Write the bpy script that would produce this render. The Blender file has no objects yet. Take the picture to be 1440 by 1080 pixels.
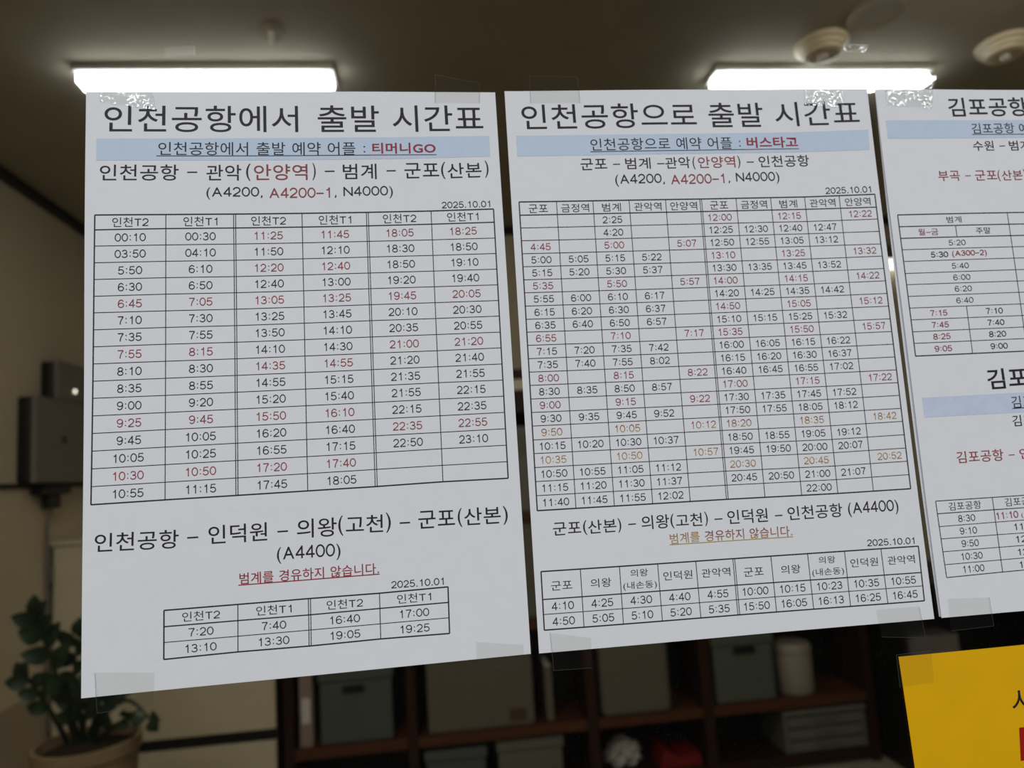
import bpy, bmesh, math, random
from mathutils import Vector, Matrix

random.seed(7)
S = bpy.context.scene
COL = S.collection

# ------------------------------------------------------------------ camera
CAM = Vector((0.16866, -0.36383, 1.40))
YAW, PITCH, ROLL = -0.1113315, 0.1214471, 0.0645619
MROT = (Matrix.Rotation(YAW, 3, 'Z') @ Matrix.Rotation(PITCH, 3, 'X') @ Matrix.Rotation(ROLL, 3, 'Y'))
cd = bpy.data.cameras.new('camera')
cam = bpy.data.objects.new('camera', cd)
COL.objects.link(cam)
R3 = Matrix((MROT.col[0], MROT.col[2], -MROT.col[1])).transposed()
cam.matrix_world = Matrix.Translation(CAM) @ R3.to_4x4()
cd.sensor_width = 36.0
cd.lens = 1000.0 / 1440.0 * 36.0
cd.clip_start = 0.01
cd.clip_end = 50
cd.dof.use_dof = True
cd.dof.focus_distance = 0.355
cd.dof.aperture_fstop = 7.5
S.camera = cam

# ------------------------------------------------------------------ world, exposure, large lights
S.view_settings.view_transform = 'Standard'
S.view_settings.look = 'None'
S.view_settings.gamma = 1.0
S.view_settings.use_curve_mapping = False
S.view_settings.exposure = 0.0
W = bpy.data.worlds.new('world')
S.world = W
W.use_nodes = True
W.node_tree.nodes['Background'].inputs[0].default_value = (0.85, 0.92, 1.0, 1)
W.node_tree.nodes['Background'].inputs[1].default_value = 0.006


def area(name, loc, sx, sy, power, color=(1, 1, 1), rot=(0, 0, 0)):
    l = bpy.data.lights.new(name, 'AREA')
    l.shape = 'RECTANGLE'
    l.size, l.size_y, l.energy, l.color = sx, sy, power, color
    o = bpy.data.objects.new(name, l)
    o.location, o.rotation_euler = loc, rot
    COL.objects.link(o)
    return o


# lamps of the waiting room on the camera's side of the glass
area('waiting_room_light', (-0.45, -1.70, 2.585), 0.70, 0.085, 44, (0.95, 0.975, 1.0))
area('waiting_room_light', (1.50, -1.70, 2.585), 0.70, 0.085, 44, (0.95, 0.975, 1.0))
# further lamps of the office itself, above the frame
area('office_fill_light', (-0.55, 0.75, 2.58), 0.70, 0.085, 16.0, (1.0, 0.87, 0.66), (math.radians(8), math.radians(-14), 0))
area('office_fill_light', (1.75, 0.98, 2.575), 0.70, 0.085, 2.5, (1.0, 0.88, 0.70), (math.radians(58), 0, 0))


# ------------------------------------------------------------------ helpers
def at(x, y, Y=0.0):
    """pixel of the 1440x1080 frame -> point of the plane at depth Y"""
    d = MROT @ Vector(((x - 720) / 1000.0, 1.0, -(y - 540) / 1000.0))
    return CAM + d * ((Y - CAM.y) / d.y)


def mat(name, color, rough=0.6, spec=0.3, noise=0.0, nscale=20.0, metal=0.0, bump=0.0, bscale=200.0, coat=0.0):
    m = bpy.data.materials.new(name)
    m.use_nodes = True
    nt = m.node_tree
    b = nt.nodes['Principled BSDF']
    b.inputs['Base Color'].default_value = (*color, 1)
    b.inputs['Roughness'].default_value = rough
    b.inputs['Specular IOR Level'].default_value = spec
    b.inputs['Metallic'].default_value = metal
    b.inputs['Coat Weight'].default_value = coat
    tc = nt.nodes.new('ShaderNodeTexCoord')
    if noise:
        n = nt.nodes.new('ShaderNodeTexNoise')
        n.inputs['Scale'].default_value = nscale
        n.inputs['Detail'].default_value = 5
        nt.links.new(tc.outputs['Object'], n.inputs['Vector'])
        r = nt.nodes.new('ShaderNodeValToRGB')
        r.color_ramp.elements[0].position = 0.3
        r.color_ramp.elements[1].position = 0.7
        r.color_ramp.elements[0].color = (*[c * (1 - noise) for c in color], 1)
        r.color_ramp.elements[1].color = (*[min(1, c * (1 + noise)) for c in color], 1)
        nt.links.new(n.outputs['Fac'], r.inputs['Fac'])
        nt.links.new(r.outputs['Color'], b.inputs['Base Color'])
    if bump:
        n2 = nt.nodes.new('ShaderNodeTexNoise')
        n2.inputs['Scale'].default_value = bscale
        n2.inputs['Detail'].default_value = 4
        nt.links.new(tc.outputs['Object'], n2.inputs['Vector'])
        bp = nt.nodes.new('ShaderNodeBump')
        bp.inputs['Strength'].default_value = bump
        bp.inputs['Distance'].default_value = 0.001
        nt.links.new(n2.outputs['Fac'], bp.inputs['Height'])
        nt.links.new(bp.outputs['Normal'], b.inputs['Normal'])
    return m


def wood(name, c1, c2):
    m = mat(name, c1, 0.42, 0.4)
    nt = m.node_tree
    b = nt.nodes['Principled BSDF']
    tc = nt.nodes.new('ShaderNodeTexCoord')
    mp = nt.nodes.new('ShaderNodeMapping')
    mp.inputs['Scale'].default_value = (1.5, 14, 14)
    n = nt.nodes.new('ShaderNodeTexNoise')
    n.inputs['Scale'].default_value = 4
    n.inputs['Detail'].default_value = 6
    n.inputs['Distortion'].default_value = 1.2
    r = nt.nodes.new('ShaderNodeValToRGB')
    r.color_ramp.elements[0].color = (*c1, 1)
    r.color_ramp.elements[1].color = (*c2, 1)
    nt.links.new(tc.outputs['Object'], mp.inputs['Vector'])
    nt.links.new(mp.outputs['Vector'], n.inputs['Vector'])
    nt.links.new(n.outputs['Fac'], r.inputs['Fac'])
    nt.links.new(r.outputs['Color'], b.inputs['Base Color'])
    return m


def emit(name, color, strength):
    m = bpy.data.materials.new(name)
    m.use_nodes = True
    b = m.node_tree.nodes['Principled BSDF']
    b.inputs['Base Color'].default_value = (*color, 1)
    b.inputs['Emission Color'].default_value = (*color, 1)
    b.inputs['Emission Strength'].default_value = strength
    return m


def obj(name, bm, m, parent=None, smooth=False, label=None):
    me = bpy.data.meshes.new(name)
    bm.normal_update()
    bm.to_mesh(me)
    bm.free()
    for k in (m if isinstance(m, (list, tuple)) else [m]):
        me.materials.append(k)
    if smooth:
        for p in me.polygons:
            p.use_smooth = True
        me.set_sharp_from_angle(angle=math.radians(40))
    o = bpy.data.objects.new(name, me)
    COL.objects.link(o)
    if parent is not None:
        o.parent = parent
        o.matrix_parent_inverse = Matrix.Translation(-parent.location) if parent.type == 'EMPTY' else Matrix()
    if label:
        o['label'] = label
    return o


def tag(o, label, cat, group=None):
    o['label'] = label
    o['category'] = cat
    if group:
        o['group'] = group
    return o


def struct(name, bm, m, parent=None):
    o = obj(name, bm, m, parent)
    if parent is None:
        o['kind'] = 'structure'
    return o


def thing(name, label, cat, loc, group=None):
    o = bpy.data.objects.new(name, None)
    o.empty_display_size = 0.05
    o.location = loc
    COL.objects.link(o)
    return tag(o, label, cat, group)


def new():
    return bmesh.new()


def box(bm, x0, x1, y0, y1, z0, z1, bev=0.0, seg=2):
    r = bmesh.ops.create_cube(bm, size=1.0)
    vs = r['verts']
    for v in vs:
        v.co = Vector(((x0 + x1) / 2 + v.co.x * (x1 - x0), (y0 + y1) / 2 + v.co.y * (y1 - y0), (z0 + z1) / 2 + v.co.z * (z1 - z0)))
    if bev:
        es = set(e for v in vs for e in v.link_edges)
        bmesh.ops.bevel(bm, geom=list(es), offset=bev, segments=seg, profile=0.6, affect='EDGES')
    return bm


def B(*a, **k):
    return box(new(), *a, **k)


def lathe(bm, c, prof, n=32, axis='Z'):
    """prof: list of (radius, height) ; closed at the axis when radius is 0"""
    rings = []
    for r, h in prof:
        if r == 0:
            p = (0, 0, h)
            rings.append([bm.verts.new(p)])
        else:
            rings.append([bm.verts.new((r * math.cos(2 * math.pi * i / n), r * math.sin(2 * math.pi * i / n), h)) for i in range(n)])
    for a, b in zip(rings, rings[1:]):
        for i in range(n):
            j = (i + 1) % n
            if len(a) == 1 and len(b) == 1:
                continue
            if len(a) == 1:
                bm.faces.new((a[0], b[i], b[j]))
            elif len(b) == 1:
                bm.faces.new((a[i], b[0], a[j]))
            else:
                bm.faces.new((a[i], a[j], b[j], b[i]))
    vs = [v for r in rings for v in r]
    for v in vs:
        x, y, z = v.co
        if axis == 'X':
            v.co = Vector((z, x, y))
        elif axis == 'Y':
            v.co = Vector((x, z, y))
        v.co += Vector(c)
    bmesh.ops.recalc_face_normals(bm, faces=list(bm.faces))
    return bm


def tube(bm, pts, rad, n=8):
    pts = [Vector(p) for p in pts]
    if not isinstance(rad, (list, tuple)):
        rad = [rad] * len(pts)
    rings = []
    for i, p in enumerate(pts):
        t = (pts[min(i + 1, len(pts) - 1)] - pts[max(i - 1, 0)]).normalized()
        u = t.cross(Vector((0.13, 0.97, 0.2))).normalized()
        w = t.cross(u)
        rings.append([bm.verts.new(p + (u * math.cos(2 * math.pi * k / n) + w * math.sin(2 * math.pi * k / n)) * rad[i]) for k in range(n)])
    for a, b in zip(rings, rings[1:]):
        for k in range(n):
            bm.faces.new((a[k], a[(k + 1) % n], b[(k + 1) % n], b[k]))
    bm.faces.new(rings[0][::-1])
    bm.faces.new(rings[-1])
    bmesh.ops.recalc_face_normals(bm, faces=list(bm.faces))
    return bm


def smooth_path(pts, k=4):
    """Catmull-Rom"""
    P = [Vector(p) for p in pts]
    P = [P[0] * 2 - P[1]] + P + [P[-1] * 2 - P[-2]]
    out = []
    for i in range(1, len(P) - 2):
        for s in range(k):
            t = s / k
            a, b, c, d = P[i - 1], P[i], P[i + 1], P[i + 2]
            out.append(0.5 * ((2 * b) + (c - a) * t + (2 * a - 5 * b + 4 * c - d) * t * t + (3 * b - a - 3 * c + d) * t ** 3))
    out.append(P[-2])
    return out


# ------------------------------------------------------------------ materials
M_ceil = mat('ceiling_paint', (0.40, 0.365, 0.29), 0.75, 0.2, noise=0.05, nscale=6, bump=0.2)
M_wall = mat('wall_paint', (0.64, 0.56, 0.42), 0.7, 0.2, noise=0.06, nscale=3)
M_wall_back = mat('back_wall_paint', (0.55, 0.49, 0.36), 0.7, 0.2, noise=0.08, nscale=2)
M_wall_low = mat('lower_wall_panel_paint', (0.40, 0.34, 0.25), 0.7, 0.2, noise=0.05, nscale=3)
M_floor = mat('floor_tile', (0.44, 0.38, 0.29), 0.4, 0.4, noise=0.1, nscale=4)
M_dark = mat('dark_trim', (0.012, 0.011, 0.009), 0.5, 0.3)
M_wood = wood('mahogany', (0.016, 0.004, 0.002), (0.042, 0.011, 0.004))
M_woodlight = wood('orange_brown_wood', (0.06, 0.018, 0.006), (0.12, 0.04, 0.012))
M_white = mat('white_plastic', (0.72, 0.71, 0.68), 0.4, 0.4, noise=0.02)
M_cream = mat('cream_plastic', (0.84, 0.78, 0.63), 0.4, 0.4, noise=0.03)
M_cabinet = mat('cream_cabinet_paint', (0.62, 0.57, 0.44), 0.5, 0.3, noise=0.03)
M_greybox = mat('grey_casing', (0.20, 0.19, 0.18), 0.45, 0.4, noise=0.05)
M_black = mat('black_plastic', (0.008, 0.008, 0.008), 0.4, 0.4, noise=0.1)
M_bluegrey = mat('blue_grey_plastic', (0.095, 0.108, 0.112), 0.4, 0.4, noise=0.04)
M_taupe = mat('taupe_board', (0.155, 0.14, 0.11), 0.6, 0.3, noise=0.05)
M_greenbox = mat('green_grey_plastic', (0.11, 0.128, 0.108), 0.4, 0.4, noise=0.05)
M_palegreen = mat('pale_grey_plastic', (0.15, 0.152, 0.130), 0.4, 0.4, noise=0.04)
M_pinkwhite = mat('pinkish_card', (0.32, 0.24, 0.21), 0.6, 0.3, noise=0.05)
M_beige = mat('beige_plastic', (0.34, 0.30, 0.245), 0.4, 0.4, noise=0.03)
M_brown = mat('brown_label', (0.09, 0.06, 0.03), 0.6, 0.3)
M_red = mat('red_plastic', (0.20, 0.010, 0.007), 0.4, 0.4, noise=0.05)
M_film = mat('crumpled_white_film', (0.50, 0.48, 0.46), 0.35, 0.5, bump=0.8, bscale=60)
M_pot = mat('planter_glaze', (0.26, 0.19, 0.115), 0.4, 0.4, noise=0.25, nscale=5)
M_soil = mat('potting_soil', (0.03, 0.022, 0.015), 0.9, 0.1, bump=1.0, bscale=80)
M_leaf = mat('leaf_green', (0.015, 0.036, 0.015), 0.4, 0.35, noise=0.25, nscale=12)
M_stem = mat('stem_green', (0.016, 0.024, 0.010), 0.5, 0.3)
M_lampbody = mat('lamp_housing', (0.75, 0.75, 0.74), 0.5, 0.3)
M_diff = emit('lamp_diffuser', (0.93, 0.97, 1.0), 13.0)
M_led = emit('white_indicator', (1.0, 0.95, 0.8), 3.0)
M_exit = emit('lit_lamp_face', (1.0, 0.98, 0.92), 3.2)

PAPER = (0.80, 0.80, 0.815)
M_paper = mat('white_printer_paper', PAPER, 0.55, 0.25, noise=0.012, nscale=120, bump=0.06, bscale=900)
M_paper2 = mat('white_under_sheet', (0.72, 0.73, 0.78), 0.6, 0.2, noise=0.012, nscale=120)
M_yellow = mat('yellow_paper', (0.78, 0.42, 0.004), 0.5, 0.2, noise=0.04, nscale=30, bump=0.06, bscale=900)
M_band = mat('printed_blue_band', (0.57, 0.67, 0.79), 0.6, 0.2, noise=0.02, nscale=200)
M_band2 = mat('printed_lilac_band', (0.60, 0.66, 0.79), 0.6, 0.2, noise=0.04, nscale=150)
M_ink = mat('black_ink', (0.022, 0.017, 0.020), 0.6, 0.25)
M_redink = mat('dull_red_ink', (0.30, 0.055, 0.058), 0.6, 0.25)
M_boldred = mat('strong_red_ink', (0.33, 0.030, 0.045), 0.6, 0.25)
M_redrect = mat('red_print_on_yellow', (0.36, 0.012, 0.008), 0.5, 0.2)
M_fade = mat('fading_red_ink', (0.3, 0.1, 0.06), 0.6, 0.25)
_a = M_fade.node_tree.nodes.new('ShaderNodeAttribute')
_a.attribute_name = 'ink'
M_fade.node_tree.links.new(_a.outputs['Color'], M_fade.node_tree.nodes['Principled BSDF'].inputs['Base Color'])
INKS = [M_ink, M_redink, M_boldred, M_fade]
BLACK, RED, BOLDRED, FADE = 0, 1, 2, 3


def glass_mat():
    m = bpy.data.materials.new('tinted_window_glass')
    m.use_nodes = True
    nt = m.node_tree
    for n in list(nt.nodes):
        nt.nodes.remove(n)
    out = nt.nodes.new('ShaderNodeOutputMaterial')
    tr = nt.nodes.new('ShaderNodeBsdfTransparent')
    tr.inputs[0].default_value = (0.78, 0.78, 0.76, 1)
    gl = nt.nodes.new('ShaderNodeBsdfGlossy')
    gl.inputs['Roughness'].default_value = 0.02
    fr = nt.nodes.new('ShaderNodeFresnel')
    fr.inputs['IOR'].default_value = 1.45
    mx = nt.nodes.new('ShaderNodeMixShader')
    ge = nt.nodes.new('ShaderNodeNewGeometry')
    mt = nt.nodes.new('ShaderNodeMath')
    mt.operation = 'SUBTRACT'
    mt.inputs[0].default_value = 1.0
    mm = nt.nodes.new('ShaderNodeMath')
    mm.operation = 'MULTIPLY'
    nt.links.new(ge.outputs['Backfacing'], mt.inputs[1])
    nt.links.new(fr.outputs[0], mm.inputs[0])
    nt.links.new(mt.outputs[0], mm.inputs[1])
    nt.links.new(mm.outputs[0], mx.inputs[0])
    nt.links.new(tr.outputs[0], mx.inputs[1])
    nt.links.new(gl.outputs[0], mx.inputs[2])
    # specks of dust on the pane
    tc = nt.nodes.new('ShaderNodeTexCoord')
    v = nt.nodes.new('ShaderNodeTexNoise')
    v.inputs['Scale'].default_value = 900
    v.inputs['Detail'].default_value = 3
    rp = nt.nodes.new('ShaderNodeValToRGB')
    rp.color_ramp.elements[0].position = 0.60
    rp.color_ramp.elements[1].position = 0.80
    rp.color_ramp.elements[0].color = (0.0008, 0.0008, 0.0008, 1)
    rp.color_ramp.elements[1].color = (0.022, 0.022, 0.022, 1)
    df = nt.nodes.new('ShaderNodeBsdfDiffuse')
    df.inputs[0].default_value = (0.7, 0.68, 0.6, 1)
    m2 = nt.nodes.new('ShaderNodeMixShader')
    nt.links.new(tc.outputs['Object'], v.inputs['Vector'])
    nt.links.new(v.outputs['Fac'], rp.inputs['Fac'])
    nt.links.new(rp.outputs['Color'], m2.inputs[0])
    nt.links.new(mx.outputs[0], m2.inputs[1])
    nt.links.new(df.outputs[0], m2.inputs[2])
    nt.links.new(m2.outputs[0], out.inputs[0])
    return m


def tape_mat(name, milky, bump, rough, scale=420, gloss=0.06, patchy=False, clear=0.975):
    m = bpy.data.materials.new(name)
    m.use_nodes = True
    nt = m.node_tree
    for n in list(nt.nodes):
        nt.nodes.remove(n)
    out = nt.nodes.new('ShaderNodeOutputMaterial')
    tr = nt.nodes.new('ShaderNodeBsdfTransparent')
    tr.inputs[0].default_value = (clear, clear, clear * 0.99, 1)
    df = nt.nodes.new('ShaderNodeBsdfDiffuse')
    df.inputs[0].default_value = (0.7, 0.7, 0.68, 1)
    gl = nt.nodes.new('ShaderNodeBsdfGlossy')
    gl.inputs['Roughness'].default_value = rough
    m1 = nt.nodes.new('ShaderNodeMixShader')
    m1.inputs[0].default_value = milky
    m2 = nt.nodes.new('ShaderNodeMixShader')
    m2.inputs[0].default_value = gloss
    tc = nt.nodes.new('ShaderNodeTexCoord')
    n = nt.nodes.new('ShaderNodeTexNoise')
    n.inputs['Scale'].default_value = scale
    n.inputs['Detail'].default_value = 3
    bp = nt.nodes.new('ShaderNodeBump')
    bp.inputs['Strength'].default_value = bump
    bp.inputs['Distance'].default_value = 0.001
    nt.links.new(tc.outputs['Object'], n.inputs['Vector'])
    nt.links.new(n.outputs['Fac'], bp.inputs['Height'])
    nt.links.new(bp.outputs['Normal'], gl.inputs['Normal'])
    nt.links.new(tr.outputs[0], m1.inputs[1])
    nt.links.new(df.outputs[0], m1.inputs[2])
    nt.links.new(m1.outputs[0], m2.inputs[1])
    nt.links.new(gl.outputs[0], m2.inputs[2])
    if patchy:
        r1 = nt.nodes.new('ShaderNodeValToRGB')
        r1.color_ramp.elements[0].position = 0.50
        r1.color_ramp.elements[1].position = 0.62
        r1.color_ramp.elements[0].color = (0.0, 0.0, 0.0, 1)
        r1.color_ramp.elements[1].color = (gloss, gloss, gloss, 1)
        nb = nt.nodes.new('ShaderNodeTexNoise')
        nb.inputs['Scale'].default_value = 95
        nb.inputs['Detail'].default_value = 1
        r2 = nt.nodes.new('ShaderNodeValToRGB')
        r2.color_ramp.elements[0].position = 0.37
        r2.color_ramp.elements[1].position = 0.50
        mu = nt.nodes.new('ShaderNodeMath')
        mu.operation = 'MULTIPLY'
        nt.links.new(n.outputs['Fac'], r1.inputs['Fac'])
        nt.links.new(tc.outputs['Object'], nb.inputs['Vector'])
        nt.links.new(nb.outputs['Fac'], r2.inputs['Fac'])
        nt.links.new(r1.outputs['Color'], mu.inputs[0])
        nt.links.new(r2.outputs['Color'], mu.inputs[1])
        nt.links.new(mu.outputs[0], m2.inputs[0])
    nt.links.new(m2.outputs[0], out.inputs[0])
    return m


M_glass = glass_mat()
M_tape = tape_mat('clear_tape', 0.003, 0.05, 0.08, gloss=0.012)
M_tapecr = tape_mat('crumpled_clear_tape', 0.012, 0.5, 0.10, 620, 0.20, True)
M_tapeedge = tape_mat('tape_cut_edge', 0.07, 0.3, 0.2, gloss=0.03, clear=0.55)

# ------------------------------------------------------------------ the room behind the glass
CEIL, XL, XR, YB = 2.65, -1.42, 3.05, 3.19
struct('floor', B(XL - .1, XR + .1, 0.0, YB + .1, -0.1, 0.0), M_floor)
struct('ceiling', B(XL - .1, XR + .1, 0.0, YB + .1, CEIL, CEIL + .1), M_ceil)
struct('wall_left', B(XL - .1, XL, 0.0, YB + .1, 0.0, CEIL), M_wall)
struct('wall_right', B(XR, XR + .1, 0.0, YB + .1, 0.0, CEIL), M_wall)
struct('wall_back', B(XL, XR, YB, YB + .1, 0.0, CEIL), M_wall_back)
bm = new()
box(bm, XL, XR, 0.0, 0.10, 0.0, 0.90)
box(bm, XL, XR, 0.0, 0.10, 2.61, CEIL)
struct('wall_front', bm, M_wall)
win = struct('window_1', B(XL, XR, 0.0, 0.008, 0.90, 2.61), M_glass)
win['label'] = 'large tinted office window pane carrying the taped sheets'
struct('trim_1', B(XL, XL + 0.035, 0.10, YB, CEIL - 0.035, CEIL), M_dark)
struct('trim_2', B(XL + 0.035, XR, YB - 0.035, YB, CEIL - 0.035, CEIL), M_dark)
struct('trim_3', B(XL, XL + 0.012, 0.10, YB, 1.455, 1.472, bev=0.003), M_dark)
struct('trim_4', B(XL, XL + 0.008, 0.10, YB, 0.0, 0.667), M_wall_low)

# ------------------------------------------------------------------ ceiling lamps and detectors


def lamp(x0, x1, y0, y1, label):
    t = thing('ceiling_lamp', label, 'lamp', ((x0 + x1) / 2, (y0 + y1) / 2, CEIL), 'lit tube lamps on the office ceiling')
    obj('housing', B(x0 - 0.010, x1 + 0.010, y0 - 0.012, y1 + 0.012, CEIL - 0.020, CEIL, bev=0.003), M_lampbody, t)
    d = new()
    box(d, x0 - 0.004, x1 + 0.004, y0, y1, CEIL - 0.050, CEIL - 0.0205, bev=0.012, seg=4)
    obj('diffuser', d, M_diff, t, smooth=True)
    return t


lamp(-0.815, -0.092, 1.690, 1.760, 'lit white tube lamp on the ceiling above the leftmost printed sheet')
lamp(1.130, 1.862, 1.700, 1.770, 'lit white tube lamp on the ceiling above the gap between middle and right sheets')


def detector(x, y, label):
    t = thing('smoke_detector', label, 'smoke detector', (x, y, CEIL), 'round ceiling detectors')
    obj('base', lathe(new(), (x, y, CEIL), [(0, 0), (0.078, 0), (0.078, -0.012), (0.070, -0.016), (0.066, -0.016)]), M_cream, t, smooth=True)
    obj('head', lathe(new(), (x, y, CEIL), [(0.066, -0.014), (0.066, -0.028), (0.058, -0.031), (0.056, -0.040), (0.044, -0.043), (0.040, -0.040), (0, -0.038)]), M_cream, t, smooth=True)
    obj('sensor', lathe(new(), (x, y, CEIL), [(0.014, -0.036), (0.014, -0.052), (0.006, -0.058), (0, -0.058)], 16), M_white, t, smooth=True)


detector(1.415, 1.575, 'cream stepped detector on the ceiling, directly above the right lit tube lamp')
detector(2.030, 1.575, 'cream stepped detector on the ceiling, at the right edge beyond the right tube lamp')


def disc(x, y, r, label, name):
    t = thing(name, label, 'sprinkler', (x, y, CEIL))
    obj('cover_plate', lathe(new(), (x, y, CEIL), [(0, 0), (r, 0), (r, -0.004), (r * 0.96, -0.0045), (r * 0.92, -0.0025), (r * 0.5, -0.0025), (0, -0.0025)]), M_ceil, t, smooth=True)
    if r < 0.05:
        obj('nozzle', lathe(new(), (x, y, CEIL), [(r * .3, -0.003), (r * .25, -0.03), (r * .12, -0.035), (0, -0.035)], 16), M_lampbody, t, smooth=True)


disc(-0.225, 1.525, 0.034, 'small round sprinkler cover on the ceiling above the left tube lamp', 'sprinkler')
disc(1.50, 1.43, 0.080, 'wide round ceiling cover near the top edge above the right tube lamp', 'sprinkler')

# small lit lamp high on the back wall, seen in the gap between the middle and right sheets
t = thing('wall_lamp', 'small lit lamp on the back wall in the gap beside the right sheet', 'lamp', (2.70, YB, 2.36))
obj('housing', B(2.62, 2.78, YB - 0.06, YB, 2.405, 2.485, bev=0.006), M_palegreen, t)
obj('lit_face', B(2.62, 2.78, YB - 0.062, YB, 2.362, 2.405, bev=0.006), M_exit, t)

# ------------------------------------------------------------------ boxes on the left wall


def wallbox(y0, y1, z0, z1, label, led, name):
    t = thing(name, label, 'wall box', (XL, (y0 + y1) / 2, z0))
    obj('back_box', B(XL, XL + 0.050, y0, y1, z0, z1, bev=0.012), M_black, t)
    obj('front_cover', B(XL + 0.050, XL + 0.070, y0 - 0.001, y1 + 0.001, z0 - 0.003, z1 + 0.003, bev=0.009, seg=3), M_greybox, t)
    if led:
        obj('indicator_light', lathe(new(), (XL + 0.070, y0 + 0.135, (z0 + z1) / 2 - 0.035), [(0.008, 0), (0.008, 0.004), (0, 0.005)], 16, 'X'), M_led, t, label='small white indicator light')
    else:
        obj('keyhole', lathe(new(), (XL + 0.070, y0 + 0.21, (z0 + z1) / 2 + 0.005), [(0.014, 0), (0.014, 0.004), (0.006, 0.004), (0.006, 0.001), (0, 0.001)], 16, 'X'), M_black, t)
    return t


wb = wallbox(2.533, 3.06, 1.474, 1.806, 'large grey-fronted black wall box below the smaller one', False, 'wall_box')
wallbox(2.690, 3.05, 1.812, 1.968, 'small grey-fronted black wall box with white indicator light', True, 'wall_box')
g = new()
box(g, XL + 0.008, XL + 0.055, 2.62, 2.84, 1.425, 1.455, bev=0.006)
box(g, XL + 0.015, XL + 0.045, 2.69, 2.78, 1.37, 1.425, bev=0.006)
obj('cable_gland', g, M_black, wb)
tag(obj('cable', tube(new(), smooth_path([(XL + .03, 2.735, 1.37), (XL + .016, 2.73, 1.31), (XL + .012, 2.74, 1.20), (XL + .012, 2.745, 0.90), (XL + .012, 2.745, 0.68)]), 0.006), M_greybox, smooth=True),
    'thin grey cable running down the left wall from the large wall box', 'cable')

# ------------------------------------------------------------------ cream cabinet at the left of the back wall
CX0, CX1, CY = -1.408, -0.535, 2.765
t = thing('storage_cabinet', 'cream storage cabinet standing between the potted plant and dark bookcase', 'cabinet', ((CX0 + CX1) / 2, 2.95, 0))
bm = new()
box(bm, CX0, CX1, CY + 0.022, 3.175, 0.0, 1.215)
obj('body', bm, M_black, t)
obj('top_panel', B(CX0, CX1, CY, 3.178, 1.215, 1.235, bev=0.003), M_cabinet, t)
dr = obj('door', B(CX0 + 0.012, CX1 - 0.002, CY, CY + 0.02, 0.425, 1.210, bev=0.003), M_cabinet, t)
for zz in (1.10, 0.53):
    obj('hinge', tube(new(), [(CX0 + 0.010, CY - 0.004, zz - 0.03), (CX0 + 0.010, CY - 0.004, zz + 0.03)], 0.008), M_greybox, dr, smooth=True)
obj('handle', B(CX1 - 0.10, CX1 - 0.085, CY - 0.022, CY, 0.90, 1.02, bev=0.004), M_greybox, dr)
dw = obj('drawer', B(CX0 + 0.012, CX1 - 0.002, CY, CY + 0.02, 0.05, 0.378, bev=0.003), M_cabinet, t)
obj('handle', B(-1.04, -0.90, CY - 0.02, CY, 0.29, 0.305, bev=0.004), M_greybox, dw)

# ------------------------------------------------------------------ mahogany bookcase
BF, BB = 2.84, 3.175
t = thing('bookcase', 'dark mahogany open bookcase against the back wall', 'bookcase', (0.79, 3.0, 0))
UPR = [(-0.523, -0.482), (-0.012, 0.029), (0.764, 0.811), (1.287, 1.335), (2.056, 2.095)]
for x0, x1 in UPR:
    obj('side_panel', B(x0, x1, BF, BB - 0.012, 0.0, 1.66, bev=0.003), M_wood, t)
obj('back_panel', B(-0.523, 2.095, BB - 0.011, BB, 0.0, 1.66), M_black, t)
for zt in (1.215, 0.745, 0.302, 0.06):
    for (a0, a1), (b0, b1) in zip(UPR, UPR[1:]):
        obj('shelf', B(a1 + .0005, b0 - .0005, BF + 0.006, BB - 0.012, zt - 0.042, zt, bev=0.003), M_woodlight if zt > 0.1 else M_wood, t)
bm = new()
box(bm, -0.535, 2.107, BF - 0.015, BB, 1.815, 1.86, bev=0.006)
box(bm, -0.523, 2.095, BF, BB, 1.66, 1.765, bev=0.004)
obj('cornice', bm, M_wood, t)
obj('cornice_shine', B(-0.523, 2.095, BF - 0.004, BB, 1.765, 1.815), M_cream, t, label='pale strip for the shine under the top board')  # shine on the dark boards put in as a cream-coloured strip


def tote(x0, x1, z0, z1, m, label, cat='storage box', depth=0.27, lid=True, slot=None, grp=None, y0=BF + .02):
    t = thing('storage_box', label, cat, ((x0 + x1) / 2, y0 + depth / 2, z0), grp)
    zl = z1 - 0.045 if lid else z1
    bm = new()
    box(bm, x0 + .008, x1 - .008, y0 + .006, y0 + depth - .006, z0, zl, bev=0.012, seg=3)
    bd = obj('body', bm, m, t)
    if lid:
        obj('lid', B(x0, x1, y0, y0 + depth, zl, z1, bev=0.010, seg=3), m, t)
    if slot:
        obj('handle_slot', B(slot[0], slot[1], y0 - .002, y0 + .01, slot[2], slot[3], bev=0.004), M_black, t, label='dark handle slot')
    return t


def slab(name, x0, x1, y0, y1, z0, z1, m, label, cat, bev=0.004, grp=None):
    return tag(obj(name, B(x0, x1, y0, y1, z0, z1, bev=bev), m), label, cat, grp)


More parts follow.
